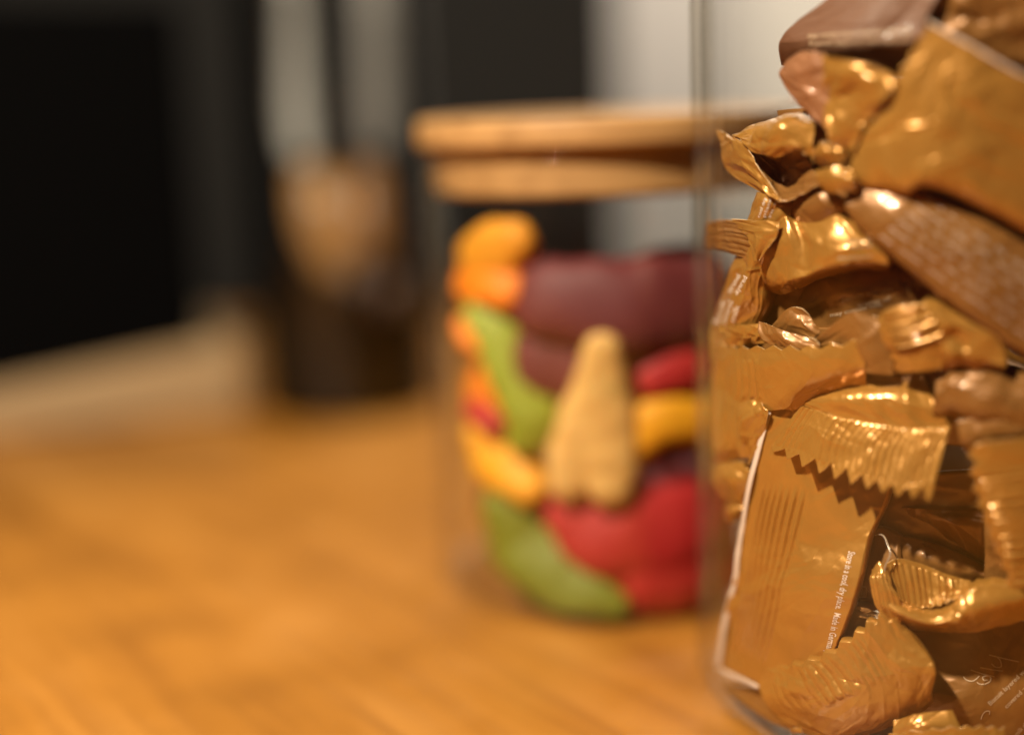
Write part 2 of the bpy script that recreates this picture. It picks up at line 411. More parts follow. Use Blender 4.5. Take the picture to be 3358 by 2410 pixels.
sweet('tiny coral red jelly sweet tip at the left glass', 'red', [(1045, 905, 24, 2), (1075, 925, 24, 2), (1100, 945, 18, 3)])
sweet('orange jelly sweet deep behind the green curl', 'orange', [(1080, 860, 60, 22), (1180, 880, 70, 22), (1250, 900, 60, 22)])
sweet('wine red jelly sweet deep behind the olive one', 'wine', [(1120, 1100, 70, 24), (1220, 1150, 80, 22), (1300, 1200, 70, 20)])
sweet('wine red jelly sweet deep in the heap behind the red ones', 'wine', [(1350, 1000, 80, 26), (1480, 1020, 90, 26), (1580, 1020, 80, 26)])

# ------------------------------------------------------------------ front jar
fj = lathe('glass_jar', jar_profile(FJ['r'], FJ['ri'], FJ['h'], 0.004, 0.008), FJ['c'], M['glass'], seg=160)
tag(fj, 'tall clear glass jar in front filled with gold wrapped biscuits', 'jar')

# ------------------------------------------------------------------ wrappers
def world_grid(rows, jar=FJ, shift=0.0):
    """rows of (x, y, in_mm) with an optional frame name as the first entry of a row."""
    G = []
    fr = None
    for row in rows:
        if isinstance(row[0], str): fr = row[0]; row = row[1:]
        rr = []
        for (x, y, inn) in row:
            sx, sy = src(fr, x, y)
            rr.append(pix(sx, sy, near_depth(sx, sy, jar) + (inn + shift + 0.5) / 1000))
        G.append(rr)
    return np.array(G)
def tri(x):
    x = x - np.floor(x); return 1 - np.abs(2 * x - 1)
def sstep(a, b, x):
    t = np.clip((x - a) / (b - a + 1e-9), 0, 1); return t * t * (3 - 2 * t)
def facets(p, q, rng, cell, sigma):
    """crumpled film: flat triangles between random heights, on a bent and turned lattice."""
    a = rng.uniform(0, math.pi); st = rng.uniform(1.0, 1.9)
    p = p + 0.28 * cell * np.sin(q / cell * 1.3 + rng.uniform(0, 6)) + 0.15 * cell * np.sin(q / cell * 2.9 + rng.uniform(0, 6))
    q = q + 0.28 * cell * np.sin(p / cell * 1.1 + rng.uniform(0, 6)) + 0.15 * cell * np.sin(p / cell * 2.3 + rng.uniform(0, 6))
    x = (p * math.cos(a) + q * math.sin(a)) / cell; y = (-p * math.sin(a) + q * math.cos(a)) / cell / st
    T = rng.normal(0, 1, (64, 64)).clip(-1.6, 1.6)
    i, j = np.floor(x).astype(int), np.floor(y).astype(int); fx, fy = x - i, y - j
    g = lambda di, dj: T[(i + di) % 64, (j + dj) % 64]
    h = np.where(fx > fy, g(0, 0) + (g(1, 0) - g(0, 0)) * fx + (g(1, 1) - g(1, 0)) * fy,
                 g(0, 0) + (g(0, 1) - g(0, 0)) * fy + (g(1, 1) - g(0, 1)) * fx)
    return sigma * h

class Piece:
    pass
def patch(name, parent, rows, m, n=(48, 48), teeth=(), ribs=(), crumple=None, back=0.0, thick=0.00022, seed=1, shift=0.0, bulge=0.0):
    """a film surface through control points. teeth: (edge, count, amount); ribs: (axis, count, mm, s0, s1, t0, t1);
    crumple: (planes, slope). back: depth in m of the filled pack behind the film (closed body)."""
    G = world_grid(rows, shift=shift)
    rng = np.random.default_rng(seed)
    nt, ns = int(n[0] * 1.5), int(n[1] * 1.5)
    if min(n) < 8: nt, ns = n
    s, t = np.meshgrid(np.linspace(0, 1, ns), np.linspace(0, 1, nt))
    for (edge, cnt, am) in teeth:
        ph = rng.uniform(0, 1)
        if edge in ('top', 'bottom'):
            ir = 1 + 0.25 * np.sin(s * 7 + seed) 
            cut = am * tri(s * cnt + ph) * ir
            t = cut + t * (1 - cut) if edge == 'top' else t * (1 - cut)
        else:
            ir = 1 + 0.25 * np.sin(t * 7 + seed)
            cut = am * tri(t * cnt + ph) * ir
            s = cut + s * (1 - cut) if edge == 'left' else s * (1 - cut)
    R, C = G.shape[:2]
    Wt = crmat(t.ravel(), R); Ws = crmat(s.ravel(), C)
    P = np.einsum('kr,rcd,kc->kd', Wt, G, Ws).reshape(nt, ns, 3)
    def normals(P):
        du = np.gradient(P, axis=1); dv = np.gradient(P, axis=0)
        N = np.cross(du, dv); N /= np.linalg.norm(N, axis=2)[..., None] + 1e-12
        flip = np.sum(N * (cpos - P), axis=2) < 0
        N[flip] *= -1
        return N
    N = normals(P)
    wmm = np.linalg.norm(np.diff(P, axis=1), axis=2).sum(1).mean() * 1000
    hmm = np.linalg.norm(np.diff(P, axis=0), axis=2).sum(0).mean() * 1000
    D = np.zeros(s.shape)
    for (axis, cnt, mm, s0, s1, t0, t1) in ribs:
        x = s if axis == 's' else t
        y = t if axis == 's' else s
        e = 0.03
        mask = sstep(s0 - e, s0 + e, s) * (1 - sstep(s1 - e, s1 + e, s)) * sstep(t0 - e, t0 + e, t) * (1 - sstep(t1 - e, t1 + e, t))
        wob = 0.12 * np.sin(y * 5 + seed) + 0.10 * np.sin(x * 17 + seed * 2)
        amp = 0.75 + 0.35 * np.sin(x * 23 + seed * 1.7) 
        if mm > 0: D += mm * amp * mask * (np.abs(np.sin(math.pi * (x * cnt + wob))) ** 0.8 - 0.5)
        else: D += -mm * mask * (np.sin(math.pi * (x * cnt + wob * 0.3)) ** 2 - 0.5)
    if crumple:
        k, sl = crumple; sl *= 2.1
        pw_, qw_ = s * wmm, t * hmm
        D += facets(pw_, qw_, rng, 7.5, sl * 2.2)
        D += facets(pw_, qw_, rng, 3.2, sl * 1.0)
        D += facets(pw_, qw_, rng, 1.4, sl * 0.28)
        # short crisp wrinkles
        pm, qm = s * wmm, t * hmm
        for _ in range(int(6 + wmm * hmm / 45)):
            a_ = rng.uniform(0, math.pi); cx, cy = rng.uniform(0, wmm), rng.uniform(0, hmm)
            along = (pm - cx) * math.cos(a_) + (qm - cy) * math.sin(a_); across = -(pm - cx) * math.sin(a_) + (qm - cy) * math.cos(a_)
            across = across + 0.12 * along * np.sin(along * 0.35 + a_)
            ln = rng.uniform(2.0, 8.0); wd = rng.uniform(0.35, 0.9)
            D += rng.choice([-1, 1, 1]) * rng.uniform(0.10, 0.34) * min(1.0, sl * 6) * np.exp(-np.abs(across) / wd) * np.exp(-(along / ln) ** 2)
    if bulge:
        D += bulge * np.sin(math.pi * np.clip(s, 0, 1)) * np.sin(math.pi * np.clip(t, 0, 1))
    P = P + N * (D / 1000)[..., None]
    # keep inside the glass
    dx = P[..., 0] - FJ['c'][0]; dy = P[..., 1] - FJ['c'][1]; L = np.hypot(dx, dy); lim = FJ['ri'] - 0.0003
    k = np.where(L > lim, lim / np.maximum(L, 1e-9), 1.0)
    P[..., 0] = FJ['c'][0] + dx * k; P[..., 1] = FJ['c'][1] + dy * k
    P[..., 2] = np.maximum(P[..., 2], 0.0046)
    verts = [tuple(p) for p in P.reshape(-1, 3)]
    idx = np.arange(nt * ns).reshape(nt, ns)
    a, b, c, d = idx[:-1, :-1].ravel(), idx[:-1, 1:].ravel(), idx[1:, 1:].ravel(), idx[1:, :-1].ravel()
    # winding so that the front faces the camera
    p0, p1, p2 = P[nt // 2, ns // 2], P[nt // 2, ns // 2 - 1], P[nt // 2 - 1, ns // 2]
    f = np.stack([a, b, c, d], 1)
    q = f[len(f) // 2]; PP = P.reshape(-1, 3)
    nn = np.cross(PP[q[1]] - PP[q[0]], PP[q[2]] - PP[q[0]])
    if nn @ (cpos - PP[q[0]]) < 0: f = f[:, ::-1]
    faces = [tuple(int(z) for z in r) for r in f]
    front = (list(verts), list(faces))
    if back:
        step = 2
        bi = np.unique(np.r_[np.arange(0, nt, step), nt - 1]); bj_ = np.unique(np.r_[np.arange(0, ns, step), ns - 1])
        ss, ts = s, t
        prof = (1 - np.abs(2 * np.linspace(0, 1, ns) - 1) ** 6)[None, :] * (1 - np.abs(2 * np.linspace(0, 1, nt) - 1) ** 6)[:, None]
        nav = N.reshape(-1, 3).mean(0); nav /= np.linalg.norm(nav)
        smooth = np.einsum('kr,rcd,kc->kd', Wt, G, Ws).reshape(nt, ns, 3)
        B = P * (1 - sstep(0, .3, prof))[..., None] + smooth * sstep(0, .3, prof)[..., None] - nav * (back * prof ** 0.5)[..., None]
        dx = B[..., 0] - FJ['c'][0]; dy = B[..., 1] - FJ['c'][1]; L = np.hypot(dx, dy); k = np.where(L > lim, lim / np.maximum(L, 1e-9), 1.0)
        B[..., 0] = FJ['c'][0] + dx * k; B[..., 1] = FJ['c'][1] + dy * k; B[..., 2] = np.maximum(B[..., 2], 0.0046)
        bidx = idx.copy(); base = len(verts); cnt = 0
        for i in range(1, nt - 1):
            for j in range(1, ns - 1):
                bidx[i, j] = base + cnt; cnt += 1; verts.append(tuple(B[i, j]))
        a, b, c, d = bidx[:-1, :-1].ravel(), bidx[:-1, 1:].ravel(), bidx[1:, 1:].ravel(), bidx[1:, :-1].ravel()
        g = np.stack([a, b, c, d], 1)
        if not (nn @ (cpos - PP[q[0]]) < 0): g = g[:, ::-1]
        faces += [tuple(int(z) for z in r) for r in g]
    o = mesh_obj(name, verts, faces, m, parent)
    if not back and thick:
        o.data.materials.append(M['film_rim'])
        md = o.modifiers.new('film', 'SOLIDIFY'); md.thickness = thick; md.offset = -1; md.material_offset_rim = 1
    pc = Piece(); pc.o = o; pc.P = P; pc.bvh = BVHTree.FromPolygons(front[0], front[1])
    return pc

def project(pc, sx, sy, lift=0.00012):
    d = ray(sx, sy); dn = d / np.linalg.norm(d)
    h = pc.bvh.ray_cast(Vector(cpos), Vector(dn))
    if h[0] is None: return None
    return np.array(h[0]) - dn * lift
def text_mesh(txt, shear=0.0):
    cu = bpy.data.curves.new('t', 'FONT'); cu.body = txt; cu.resolution_u = 2; cu.shear = shear; cu.offset = 0.012
    ob = bpy.data.objects.new('t', cu); COL.objects.link(ob)
    dg = bpy.context.evaluated_depsgraph_get(); dg.update()
    me = bpy.data.meshes.new_from_object(ob.evaluated_get(dg))
    vs = [tuple(v.co) for v in me.vertices]; fs = [tuple(p.vertices) for p in me.polygons]
    bpy.data.objects.remove(ob); bpy.data.curves.remove(cu); bpy.data.meshes.remove(me)
    return vs, fs
def lettering(pc, lines, parent, m, name='lettering', flip=False):
    """lines: (text, frame, x0, y0, x1, y1, height) baseline from start to end; text is squeezed to fit."""
    VS, FS = [], []
    for (txt, fr, x0, y0, x1, y1, hgt) in lines:
        vs, fs = text_mesh(txt)
        if not vs: continue
        wd = max(v[0] for v in vs)
        ax, ay = src(fr, x0, y0); bx, by = src(fr, x1, y1); sc = FR[fr][2]
        L = math.hypot(bx - ax, by - ay); ex = np.array([(bx - ax) / L, (by - ay) / L]); ey = np.array([ex[1], -ex[0]])
        pts = []
        for v in vs:
            q = np.array([ax, ay]) + ex * (v[0] / wd * L) + ey * (v[1] / 0.7 * hgt / sc)
            pts.append(project(pc, q[0], q[1]))
        base = len(VS); mp = {}
        for i, p in enumerate(pts):
            if p is not None: mp[i] = len(VS); VS.append(p)
        FS += [tuple(mp[i] for i in f) for f in fs if all(i in mp for i in f)]
    if VS: return mesh_obj(name, VS, FS, m, parent, smooth=False)
def strokes(pc, lists, parent, m, width, fr, name='lettering'):
    VS, FS = [], []
    for pl_ in lists:
        P = np.array([src(fr, *p) for p in pl_], float)
        W = crmat(np.linspace(0, 1, (len(P) - 1) * 5 + 1), len(P)); Q = W @ P
        T = np.gradient(Q, axis=0); T /= np.linalg.norm(T, axis=1)[:, None] + 1e-9; Nn = np.stack([-T[:, 1], T[:, 0]], 1)
        prev = None
        for i in range(len(Q)):
            w_ = width / FR[fr][2] / 2
            p1 = project(pc, *(Q[i] + Nn[i] * w_)); p2 = project(pc, *(Q[i] - Nn[i] * w_))
            if p1 is None or p2 is None: prev = None; continue
            VS += [p1, p2]; cur = (len(VS) - 2, len(VS) - 1)
            if prev: FS.append((prev[0], prev[1], cur[1], cur[0]))
            prev = cur
    if FS: return mesh_obj(name, VS, FS, m, parent, smooth=False)

GRP = 'wrapped biscuits in the tall jar'
def wrapper(label, fr, x, y, inn=6):
    sx, sy = src(fr, x, y)
    o = empty('wrapped_biscuit', tuple(float(q) for q in pix(sx, sy, near_depth(sx, sy, FJ) + inn / 1000)))
    return tag(o, label, 'wrapped biscuit', GRP)

# ---- A: brown pack at the top
A = wrapper('matte brown wrapped biscuit at the top of the jar with two lines of pale print', 'z1', 800, 450, 14)
pa = patch('body', A, [['z1', (900, -300, 12), (1250, -300, 10), (1650, -300, 9)],
                       [(550, 0, 12), (1000, 0, 9), (1500, 0, 8)],
                       [(280, 200, 12), (850, 220, 8), (1400, 200, 8)],
                       [(150, 370, 13), (750, 430, 8), (1400, 400, 8)],
                       [(165, 560, 18), (800, 660, 17), (1400, 660, 17)]], M['brown'], (56, 64), crumple=(5, 0.05), back=0.012, seed=11)
lettering(pa, [('may contain traces of peanuts, tree nuts', 'z1', 390, 330, 1280, 285, 42),
               ('Biscuit layered with caramel', 'z1', 400, 395, 1280, 365, 42)], A, M['print'])

# ---- B: gold pack top right
B = wrapper('dull gold crumpled wrapped biscuit in the top right corner behind the big blurred one', 'z1', 1900, 500, 12)
patch('body', B, [['z1', (1270, -250, 12), (1800, -300, 9), (2500, -200, 9)], [(1300, 60, 11), (1800, 60, 8), (2500, 100, 8)],
                  [(1290, 400, 12), (1800, 420, 10), (2500, 500, 10)], [(1290, 680, 14), (1800, 720, 13), (2500, 800, 13)]],
      M['bronze'], (48, 56), crumple=(7, 0.22), back=0.012, seed=23)

# ---- C: big blurred front pack with its end flap
C_ = wrapper('large gold wrapped biscuit at the upper right with wide end flap and copper fin', 'z1', 1500, 1500, 8)
patch('body', C_, [['z1', (1430, 190, 1.5), (1750, 370, .8), (2080, 560, .6), (2500, 790, .6)],
                   [(1205, 560, 1.5), (1500, 700, .6), (1800, 850, .4), (2500, 1100, .5)],
                   [(1000, 930, 2), (1400, 1000, .5), (1720, 1050, .3), (2500, 1300, .5)],
                   [(740, 1300, 3), (1200, 1300, .8), (1680, 1350, .3), (2500, 1600, 1.0)],
                   [(800, 1580, 3.5), (1200, 1640, 2), (1500, 1600, 1), (2500, 2050, 2)],
                   [(900, 1620, 9), (1250, 1690, 8), (1550, 1660, 8), (2500, 2130, 9)]], M['gold'], (84, 84),
      teeth=[('left', 15, 0.035)], crumple=(9, 0.085), back=0.009, seed=5)
ce = patch('flap_edge', C_, [['z1', (1425, 180, 1.2), (1750, 355, .5), (2080, 545, .3), (2500, 770, .3)],
                             [(1430, 215, 1.3), (1750, 392, .6), (2080, 580, .4), (2500, 812, .4)]], M['pale'], (4, 40))
patch('fold', C_, [['z1', (525, 478, 3), (830, 560, 1.6), (1145, 655, 2.5)], [(545, 620, 3), (800, 660, 0.6), (1135, 765, 1.6)],
                   [(530, 800, 3.5), (700, 850, 3.0), (1020, 930, 1.8)], [(560, 1050, 3.5), (680, 1100, 2), (870, 1080, 1.6)],
                   [(600, 1190, 3.5), (680, 1260, 2.8), (770, 1310, 2.2)]], M['gold'], (56, 56), crumple=(8, 0.22), seed=9)
patch('torn_fin', C_, [['z1', (330, 440, 4), (420, 440, 3.4), (545, 455, 3.4)], [(195, 540, 4.5), (370, 560, 3), (575, 600, 3.6)],
                       [(135, 670, 5), (330, 700, 3.2), (580, 720, 4)], [(270, 865, 5), (400, 860, 3.4), (580, 870, 4)],
                       [(440, 1045, 5), (490, 1060, 4), (560, 1130, 3.5)]], M['copper'], (48, 48), teeth=[('top', 3, 0.03)], crumple=(5, 0.12), seed=4)

# ---- D: diagonal pack with print
D_ = wrapper('bronze wrapped biscuit lying diagonally with rows of small pale print at the right', 'z4', 1400, 1300, 10)
pd = patch('body', D_, [['z4', (300, 190, 5), (850, 240, 5), (1500, 500, 5), (2060, 800, 5), (2700, 1180, 5)],
                        [(230, 380, 4), (760, 470, 2.6), (1350, 800, 2.6), (1920, 1150, 2.8), (2600, 1550, 3)],
                        [(300, 560, 4), (620, 720, 2.4), (1150, 1080, 2.4), (1720, 1480, 2.6), (2400, 1900, 3)],
                        [(370, 670, 5), (640, 895, 4), (1050, 1230, 4), (1560, 1610, 4), (2250, 2100, 4)],
                        [(400, 690, 11), (670, 900, 10), (1080, 1235, 10), (1600, 1620, 10), (2280, 2110, 10)]],
           M['bronze'], (56, 80), crumple=(4, 0.05), back=0.010, seed=31)
tl = []
WORDS = ['may contain traces of peanuts, tree nuts', 'Biscuit layered with caramel covered with', 'Store in a cool, dry place.  may contain',
         'traces of peanuts, tree nuts and milk', 'covered with milk chocolate. Biscuit', 'Store in a cool, dry place. tree nuts', 'layered with caramel covered with milk']
for i in range(6):
    x0, y0 = 580 + i * 92, 735 - i * 76
    tl.append((WORDS[i].replace(' ', '   '), 'z4', x0, y0, x0 + 1500, y0 + 1040, 30))
lettering(pd, tl, D_, M['pale'])
patch('end_knot', D_, [['z4', (-20, 60, 4), (120, 40, 2), (300, 90, 3)], [(10, 150, 3.5), (150, 150, 1.2), (340, 170, 2.5)], [(80, 250, 4), (200, 260, 2), (350, 250, 3.5)]],
      M['gold'], (30, 30), crumple=(5, 0.25), seed=6)

# ---- E: crumpled twist
E_ = wrapper('small crumpled gold wrapper twist poking out at the upper left of the heap', 'z2', 900, 600, 9)
patch('flap', E_, [['z2', (108, 222, 5), (190, 245, 4.5), (285, 290, 4)], [(158, 350, 5), (240, 330, 3.2), (350, 335, 3)],
                   [(175, 500, 5), (300, 470, 2.6), (425, 450, 2.6)], [(228, 600, 5), (380, 590, 2.4), (495, 570, 2.6)],
                   [(430, 720, 4.5), (510, 720, 2.6), (575, 700, 2.8)], [(600, 800, 3.6), (630, 810, 3), (655, 818, 3)]], M['gold'], (56, 40), crumple=(6, 0.14), seed=12)
patch('hollow', E_, [['z2', (350, 315, 5), (600, 410, 9), (830, 370, 8)], [(440, 480, 5), (650, 560, 12), (925, 520, 8)],
                     [(560, 700, 4), (700, 720, 9), (985, 630, 6)], [(650, 822, 3.4), (830, 760, 5), (1020, 668, 4.6)]], M['bronze'], (44, 44), crumple=(6, 0.12), seed=13)
patch('dome', E_, [['z2', (275, 275, 6), (470, 122, 8), (700, 62, 9), (890, 60, 9)], [(310, 292, 4.6), (480, 240, 2.4), (680, 170, 2.4), (945, 190, 6)],
                   [(350, 312, 3.6), (520, 370, 1.8), (720, 320, 2.2), (935, 340, 5)], [(390, 350, 4), (600, 448, 3), (825, 380, 3.2), (935, 510, 5)]],
      M['gold'], (52, 60), crumple=(7, 0.20), seed=14)
patch('nub', E_, [['z2', (935, 390, 4), (1010, 302, 5), (1130, 320, 4)], [(930, 460, 4), (1050, 400, 1.6), (1200, 400, 3)], [(985, 545, 4), (1080, 510, 2.4), (1190, 480, 3)]],
      M['gold'], (32, 32), crumple=(5, 0.2), seed=15)
patch('body', E_, [['z2', (760, 790, 9), (900, 720, 8), (1060, 660, 7), (1250, 640, 9)], [(730, 930, 9), (880, 850, 6.5), (1060, 800, 6), (1250, 800, 8)],
                   [(760, 1010, 10), (920, 1000, 7.5), (1120, 950, 7.5), (1250, 960, 9)]], M['bronze'], (36, 36), crumple=(4, 0.08), back=0.010, seed=16)

# ---- F: pack with ribbed fin at the left and star creases
F_ = wrapper('gold wrapped biscuit with ribbed fin touching left glass and star shaped creases', 'z2', 900, 1500, 9)
pf = patch('body', F_, [['z2', (640, 990, 4), (690, 945, 3), (800, 998, 5), (960, 1002, 4), (1180, 935, 4), (1500, 1120, 5)],
                        [(510, 1120, 4), (700, 1120, .8), (850, 1150, 3.2), (980, 1150, 1.2), (1200, 1130, 1.5), (1500, 1210, 2.5)],
                        [(395, 1280, 4), (650, 1320, .6), (860, 1370, 1.6), (1000, 1320, .6), (1250, 1270, 1.2), (1550, 1310, 2.5)],
                        [(415, 1420, 5), (620, 1500, 2), (800, 1480, 1.6), (1000, 1410, 1.6), (1250, 1350, 2), (1550, 1380, 3.5)],
                        [(480, 1480, 10), (640, 1585, 8), (820, 1560, 8), (1010, 1470, 8), (1260, 1400, 8), (1560, 1425, 9)]],
           M['gold'], (72, 90), crumple=(6, 0.09), back=0.010, seed=17, shift=3)
lettering(pf, [('Store in a cool', 'z2', 1215, 1165, 1420, 1150, 28), ('dry place', 'z2', 1235, 1205, 1420, 1192, 28), ('Biscuit layered', 'z2', 1140, 1300, 1420, 1280, 22)], F_, M['print'])
patch('end_fin', F_, [['z2', (25, 1015, 3), (90, 978, 3), (220, 968, 3), (420, 1010, 3)], [(20, 1110, 3), (110, 1100, 2), (250, 1100, 1.8), (420, 1130, 2.6)],
                      [(35, 1208, 3.6), (140, 1218, 3), (330, 1275, 3.2), (440, 1320, 4)]], M['bronze'], (44, 44), ribs=[('t', 7, 0.45, 0.10, 0.95, 0.0, 1.0)], crumple=(4, 0.10), seed=18)
patch('collar', F_, [['z2', (215, 966, 2.6), (400, 972, 2.2), (640, 985, 3)], [(285, 1040, 2.4), (430, 1060, 1.4), (620, 1070, 2)],
                     [(390, 1130, 2.2), (470, 1150, 1.2), (570, 1170, 1.6)], [(460, 1315, 2.0), (470, 1312, 1.6), (480, 1300, 1.6)]],
      M['gold'], (48, 36), teeth=[('left', 5, 0.10)], crumple=(4, 0.12), seed=19)

# ---- G: pack along the left glass
G_ = wrapper('gold wrapped biscuit upright against the left glass with glints on embossing drawn as pale letters', 'z3', 400, 1000, 8)
pg = patch('body', G_, [['z2', (455, 735, 5), (560, 765, 4), (760, 800, 9)], [(395, 960, 5), (520, 960, 3.4), (730, 950, 8)], [(275, 1290, 5), (400, 1290, 3), (600, 1300, 8)],
                        ['z3', (310, 60, 5), (540, 60, 3), (760, 120, 8)], [(170, 400, 5), (430, 400, 3), (720, 420, 8)], [(90, 760, 6), (330, 740, 4.5), (600, 700, 8)],
                        [(95, 1060, 8), (300, 1000, 7), (600, 950, 9)]], M['gold'], (80, 48), crumple=(6, 0.10), back=0.008, seed=20)
lettering(pg, [('caramel', 'z3', 350, 235, 480, 20, 60), ('layered', 'z3', 430, 255, 560, 40, 60), ('Biscuit', 'z3', 205, 610, 300, 330, 70), ('covered', 'z3', 290, 610, 390, 330, 70),
               ('milk', 'z3', 400, 590, 470, 380, 70), ('cool dry', 'z2', 485, 955, 545, 790, 26), ('place', 'z2', 530, 955, 590, 790, 26), ('tree nuts', 'z2', 575, 955, 640, 800, 26)], G_, M['pale'])  # pale letters paint in the bright glints of the embossed film

# ---- H: dark recessed pack with print
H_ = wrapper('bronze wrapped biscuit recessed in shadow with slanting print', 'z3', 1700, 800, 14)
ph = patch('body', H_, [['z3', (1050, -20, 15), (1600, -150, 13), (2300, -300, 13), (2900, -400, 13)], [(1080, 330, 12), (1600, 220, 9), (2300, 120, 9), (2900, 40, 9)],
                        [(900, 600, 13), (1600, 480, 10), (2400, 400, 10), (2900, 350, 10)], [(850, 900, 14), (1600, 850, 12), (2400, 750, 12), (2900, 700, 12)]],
           M['bronze'], (44, 60), crumple=(4, 0.05), back=0.010, seed=21, shift=3)  # bronze tone carries part of the shade on this recessed pack
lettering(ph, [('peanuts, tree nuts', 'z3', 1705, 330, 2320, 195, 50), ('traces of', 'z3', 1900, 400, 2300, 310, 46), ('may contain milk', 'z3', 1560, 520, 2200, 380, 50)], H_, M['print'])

# ---- I: serrated pack at the left
I_ = wrapper('gold wrapped biscuit at the left with upright zigzag fin partly ribbed', 'z6', 280, 800, 8)
patch('end_fin', I_, [['z3', (190, 790, 5), (440, 862, 3.4), (835, 858, 2.2), (1345, 850, 2.4), (1945, 780, 3.6)],
                      [(168, 1010, 5), (440, 1050, 2.8), (850, 1050, 1.6), (1345, 1050, 2), (1965, 1000, 3.6)],
                      [(128, 1280, 5.5), (440, 1300, 2.8), (890, 1300, 2), (1345, 1280, 2.6), (1985, 1150, 4)],
                      [(120, 1480, 6), (440, 1500, 3.4), (925, 1500, 2.8), (1250, 1450, 4.4), (1995, 1235, 6)],
                      [(130, 1640, 7), (440, 1660, 4.6), (930, 1640, 4), (1250, 1620, 7), (2000, 1500, 9)]], M['gold'], (72, 150),
      teeth=[('top', 9, 0.07)], ribs=[('s', 19, 0.62, 0.02, 0.40, 0.24, 0.74)], crumple=(5, 0.05), seed=22, shift=1.5)
patch('body', I_, [['z6', (108, 60, 6), (270, 80, 5), (480, 120, 6), (800, 140, 7)], [(112, 400, 6), (270, 400, 2.8), (440, 380, 5), (800, 400, 10)],
                   [(120, 700, 6), (260, 690, 3.2), (440, 680, 5), (700, 700, 11)], [(150, 830, 9), (270, 830, 8), (450, 800, 9), (650, 800, 12)]],
      M['gold'], (44, 44), crumple=(4, 0.06), back=0.009, seed=24)
patch('inner_fold', I_, [['z3', (690, 570, 5), (870, 632, 4.4), (1345, 800, 4.2)], [(700, 700, 4.4), (900, 760, 3.6), (1400, 870, 4.2)], [(830, 845, 5), (1000, 885, 4.4), (1430, 895, 4.6)]],
      M['bronze'], (28, 44), crumple=(4, 0.14), seed=25)
patch('torn_fin', I_, [['z3', (195, 640, 5.5), (400, 635, 5), (700, 590, 5.4)], [(290, 760, 5), (500, 755, 4), (760, 715, 4.8)], [(330, 875, 5.4), (560, 865, 4.8), (820, 845, 4.8)]],
      M['gold'], (32, 44), teeth=[('left', 3, 0.12)], crumple=(7, 0.22), seed=26)
patch('torn_fin', I_, [['z3', (860, 622, 8), (1060, 415, 7.6), (1240, 415, 8)], [(960, 680, 8.2), (1150, 580, 6.6), (1350, 560, 8)], [(1340, 800, 7.6), (1390, 745, 7.4), (1455, 690, 8)]],
      M['bronze'], (36, 36), crumple=(4, 0.14), seed=27)
patch('torn_fin', I_, [['z3', (1350, 805, 6), (1740, 500, 5.6), (1910, 455, 5.6), (2130, 515, 6.4)], [(1450, 860, 7), (1750, 700, 5.8), (1960, 680, 5.4), (2330, 750, 6)],
                       [(1560, 900, 7.4), (1780, 900, 6.8), (2010, 980, 5.2), (2330, 1000, 6.4)], [(1900, 1170, 7), (2010, 1190, 6), (2160, 1210, 5.8), (2330, 1220, 6.4)]],
      M['bronze'], (44, 44), crumple=(4, 0.07), seed=28)

# ---- N: low lobes at the left below it
N_ = wrapper('dark gold rounded wrapper end low at the left glass beside the flat upright pack', 'z6', 320, 1100, 9)
patch('body', N_, [['z6', (140, 850, 9), (300, 835, 7), (520, 820, 9)], [(122, 1010, 7), (300, 1020, 3.4), (500, 1020, 7)], [(190, 1190, 9), (330, 1240, 8), (470, 1250, 9)]],
      M['gold'], (30, 30), crumple=(4, 0.08), back=0.010, seed=29)
N2 = wrapper('pale gold crumpled wrapper tip low at the left glass under the dark rounded end', 'z6', 320, 1400, 9)
patch('body', N2, [['z6', (195, 1205, 9), (320, 1235, 7), (450, 1255, 8)], [(215, 1330, 8), (330, 1350, 5.4), (450, 1370, 8)], [(250, 1450, 11), (330, 1485, 10), (420, 1480, 11)]],
      M['gold'], (28, 28), crumple=(6, 0.25), back=0.006, seed=30)
N3 = wrapper('small crumpled gold wrapper scrap squeezed beside the top of the flat upright pack', 'z6', 560, 500, 6)
patch('body', N3, [['z6', (445, 195, 5), (580, 165, 4), (720, 280, 4)], [(450, 330, 5), (560, 330, 2.6), (700, 360, 3.6)], [(420, 560, 5.4), (520, 540, 3.4), (660, 560, 4.6)], [(445, 780, 6), (500, 790, 5), (555, 850, 5.4)]],
      M['gold'], (40, 28), crumple=(9, 0.30), seed=32)

# ---- J: ribbed fin at the right
J_ = wrapper('gold wrapped biscuit with a thick ribbed fin under the diagonal printed one', 'z5', 1200, 800, 8)
patch('end_fin', J_, [['z5', (260, 268, 3.4), (430, 165, 1.6), (760, 122, 2.2)], [(280, 420, 2.4), (520, 350, .6), (860, 250, 1.2)],
                      [(330, 570, 2.4), (600, 520, 1.1), (960, 400, 1.6)], [(395, 700, 3), (640, 690, 2.2), (1010, 570, 2.2)], [(445, 895, 3.6), (700, 885, 2.8), (980, 850, 3.4)]],
      M['gold'], (100, 48), teeth=[('left', 6, 0.09)], ribs=[('t', 9, 0.8, 0.2, 1.0, 0.02, 0.72)], crumple=(4, 0.07), seed=33, shift=1.5)
patch('body', J_, [['z5', (740, 122, 2.4), (1000, 185, 1.6), (1400, 395, 1.2), (1610, 515, 1.4)], [(850, 250, 1.4), (1100, 360, .8), (1400, 500, .8), (1675, 640, 1.2)],
                   [(960, 420, 1.8), (1150, 560, 2.2), (1350, 640, 1.6), (1705, 760, 1.4)], [(985, 640, 2.6), (1150, 720, 2.8), (1350, 770, 2.2), (1665, 860, 1.8)],
                   [(970, 860, 6), (1150, 815, 6), (1350, 865, 6), (1600, 935, 6)]], M['gold'], (52, 52), crumple=(7, 0.18), back=0.010, seed=34, shift=1.5)
